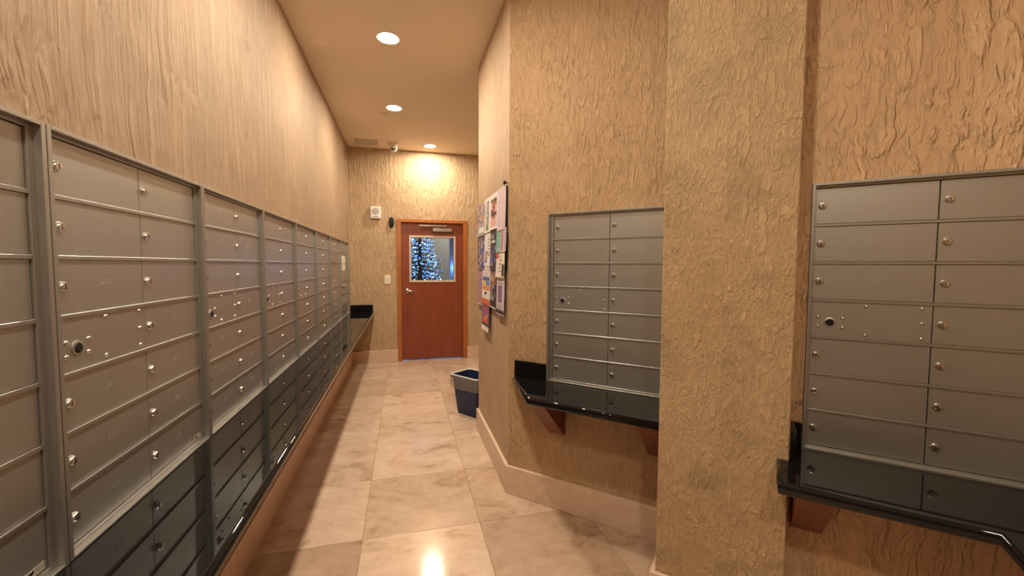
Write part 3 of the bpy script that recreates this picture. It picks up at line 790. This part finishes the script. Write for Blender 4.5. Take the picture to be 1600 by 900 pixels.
flyer(3.60, 3.245, 1.690, 1.955, .002, GRY, photo(1, .02, .30, .98, .98, [PUR, SKN, PUR, GRY, BRN, LAV]) + [(.25, .1, .92, .27, WHT)] + lines(.35, .8, .13, .25, 2, GRY), 'flyer with a purple group photo, top left of the board')
flyer(3.245, 3.022, 1.700, 1.960, .003, WHT, photo(2, .30, .25, .75, .9, [GRY, (.42, .45, .5), PUR]) + [(.3, .06, .7, .24, GRN), (.08, .1, .2, .9, (.55, .6, .42))], 'pale flyer with a grey figure and green patch, second in the top row')
flyer(3.022, 2.790, 1.705, 1.958, .004, WHT, photo(3, .1, .28, .9, .86, [RED, PNK, SKN, BRN, DRK], 3, 6) + [(.1, .08, .9, .26, PNK)] + lines(.2, .8, .1, .24, 3, RED), 'red-photo flyer with a white border, third in the top row')
flyer(2.785, 2.545, 1.680, 1.960, .005, LAV, [(.05, .02, .95, .98, (.62, .49, .57))] + photo(4, .12, .08, .9, .84, [(.62, .49, .57), (.62, .49, .57), (.45, .30, .42), (.36, .2, .32)], 9, 14) + [(.1, .86, .5, .95, PUR)], 'lavender flyer with purple sketches at the top near corner')
flyer(3.545, 3.25, 1.415, 1.688, .003, PUR, photo(5, .05, .05, .95, .95, [PUR, BLU, DRK, BRN, SKN, GRY]), 'dark purple and red photo flyer, left of the middle row')
flyer(3.25, 3.022, 1.445, 1.702, .004, WHT, photo(6, .1, .1, .5, .45, [GRY, SKN, BLU], 2, 4) + lines(.55, .95, .3, .85, 6, GRY) + [(.6, .32, .8, .4, ORG)], 'white flyer with a slanting figure, second in the middle row')
flyer(3.02, 2.80, 1.418, 1.700, .005, DRK, photo(7, .15, .1, .85, .9, [DRK, BLU, GRY, PUR, DRK], 3, 8) + [(.2, .68, .75, .78, WHT), (.2, .5, .75, .58, GRY)], 'black and blue photo flyer, third in the middle row')
flyer(2.80, 2.52, 1.538, 1.690, .008, LAV, [(0, .02, .45, .98, TEA)] + lines(.08, .38, .12, .9, 5, WHT) + [(.5, .06, .72, .94, MAU), (.9, .1, .96, .85, PUR)], 'teal and lavender flyer jutting past the near edge of the board')
flyer(3.59, 3.318, 1.125, 1.408, .003, MAU, [(.04, .03, .96, .97, MAU), (.45, .45, .9, .85, PUR), (0, 0, 1, .025, WHT)], 'mauve flyer with a dark rectangle, bottom left of the board')
flyer(3.335, 3.018, 1.148, 1.445, .007, WHT, lines(.1, .9, .74, .95, 3, LAV) + [(.08, .62, .92, .72, BLU), (.08, .50, .45, .61, YEL), (.5, .50, .92, .61, (.12, .2, .55)), (.08, .38, .92, .49, ORG), (.35, .26, .6, .33, DRK), (.0, 0, 1, .15, (.66, .14, .07))], 'white flyer with yellow, orange and blue blocks in the bottom row')
flyer(3.018, 2.815, 1.145, 1.425, .005, DRK, photo(8, .1, .6, .9, .95, [BRN, SKN, (.38, .22, .13)], 3, 4) + photo(9, .1, .1, .9, .6, [DRK, PUR, GRY, DRK], 3, 5) + [(0, 0, 1, .03, WHT)], 'dark flyer with a brown portrait, third in the bottom row')
flyer(2.80, 2.555, 1.372, 1.545, .010, CRM, [(.02, .1, .35, .7, WHT), (.72, .05, .98, .5, DRK)] + lines(.42, .68, .2, .9, 5, MAU) + [(.02, .72, .3, .95, RED)], 'cream strip flyer overlapping the board edge above the lavender one')
flyer(2.796, 2.570, 1.124, 1.380, .007, LAV, [(.22, .32, .72, .76, PUR), (.0, .03, 1, .13, DRK)] + lines(.2, .8, .8, .95, 2, MAU) + lines(.15, .8, .16, .28, 3, GRY), 'lavender flyer with a dark window and black foot, lower near corner')
flyer(3.318, 3.042, .942, 1.148, .011, PUR, photo(10, .08, .42, .92, .95, [PUR, ORG, RED, (.3, .1, .3)], 4, 4) + [(.05, .28, .95, .42, (.55, .1, .08)), (0, .2, 1, .28, DRK), (0, 0, 1, .19, WHT)], 'purple and orange flyer hanging lowest of all')
tag(link('push_pin', MB().lathe([(.004, 0), (.004, -.012), (.012, -.016), (.014, -.022), (.009, -.028)], axis='y', seg=14).mesh('push_pin', M['black'], smooth=True), None, (W - .0005, 2.562, 1.968), R_A), 'black push pin at the top near corner of the notice board', 'push pin')
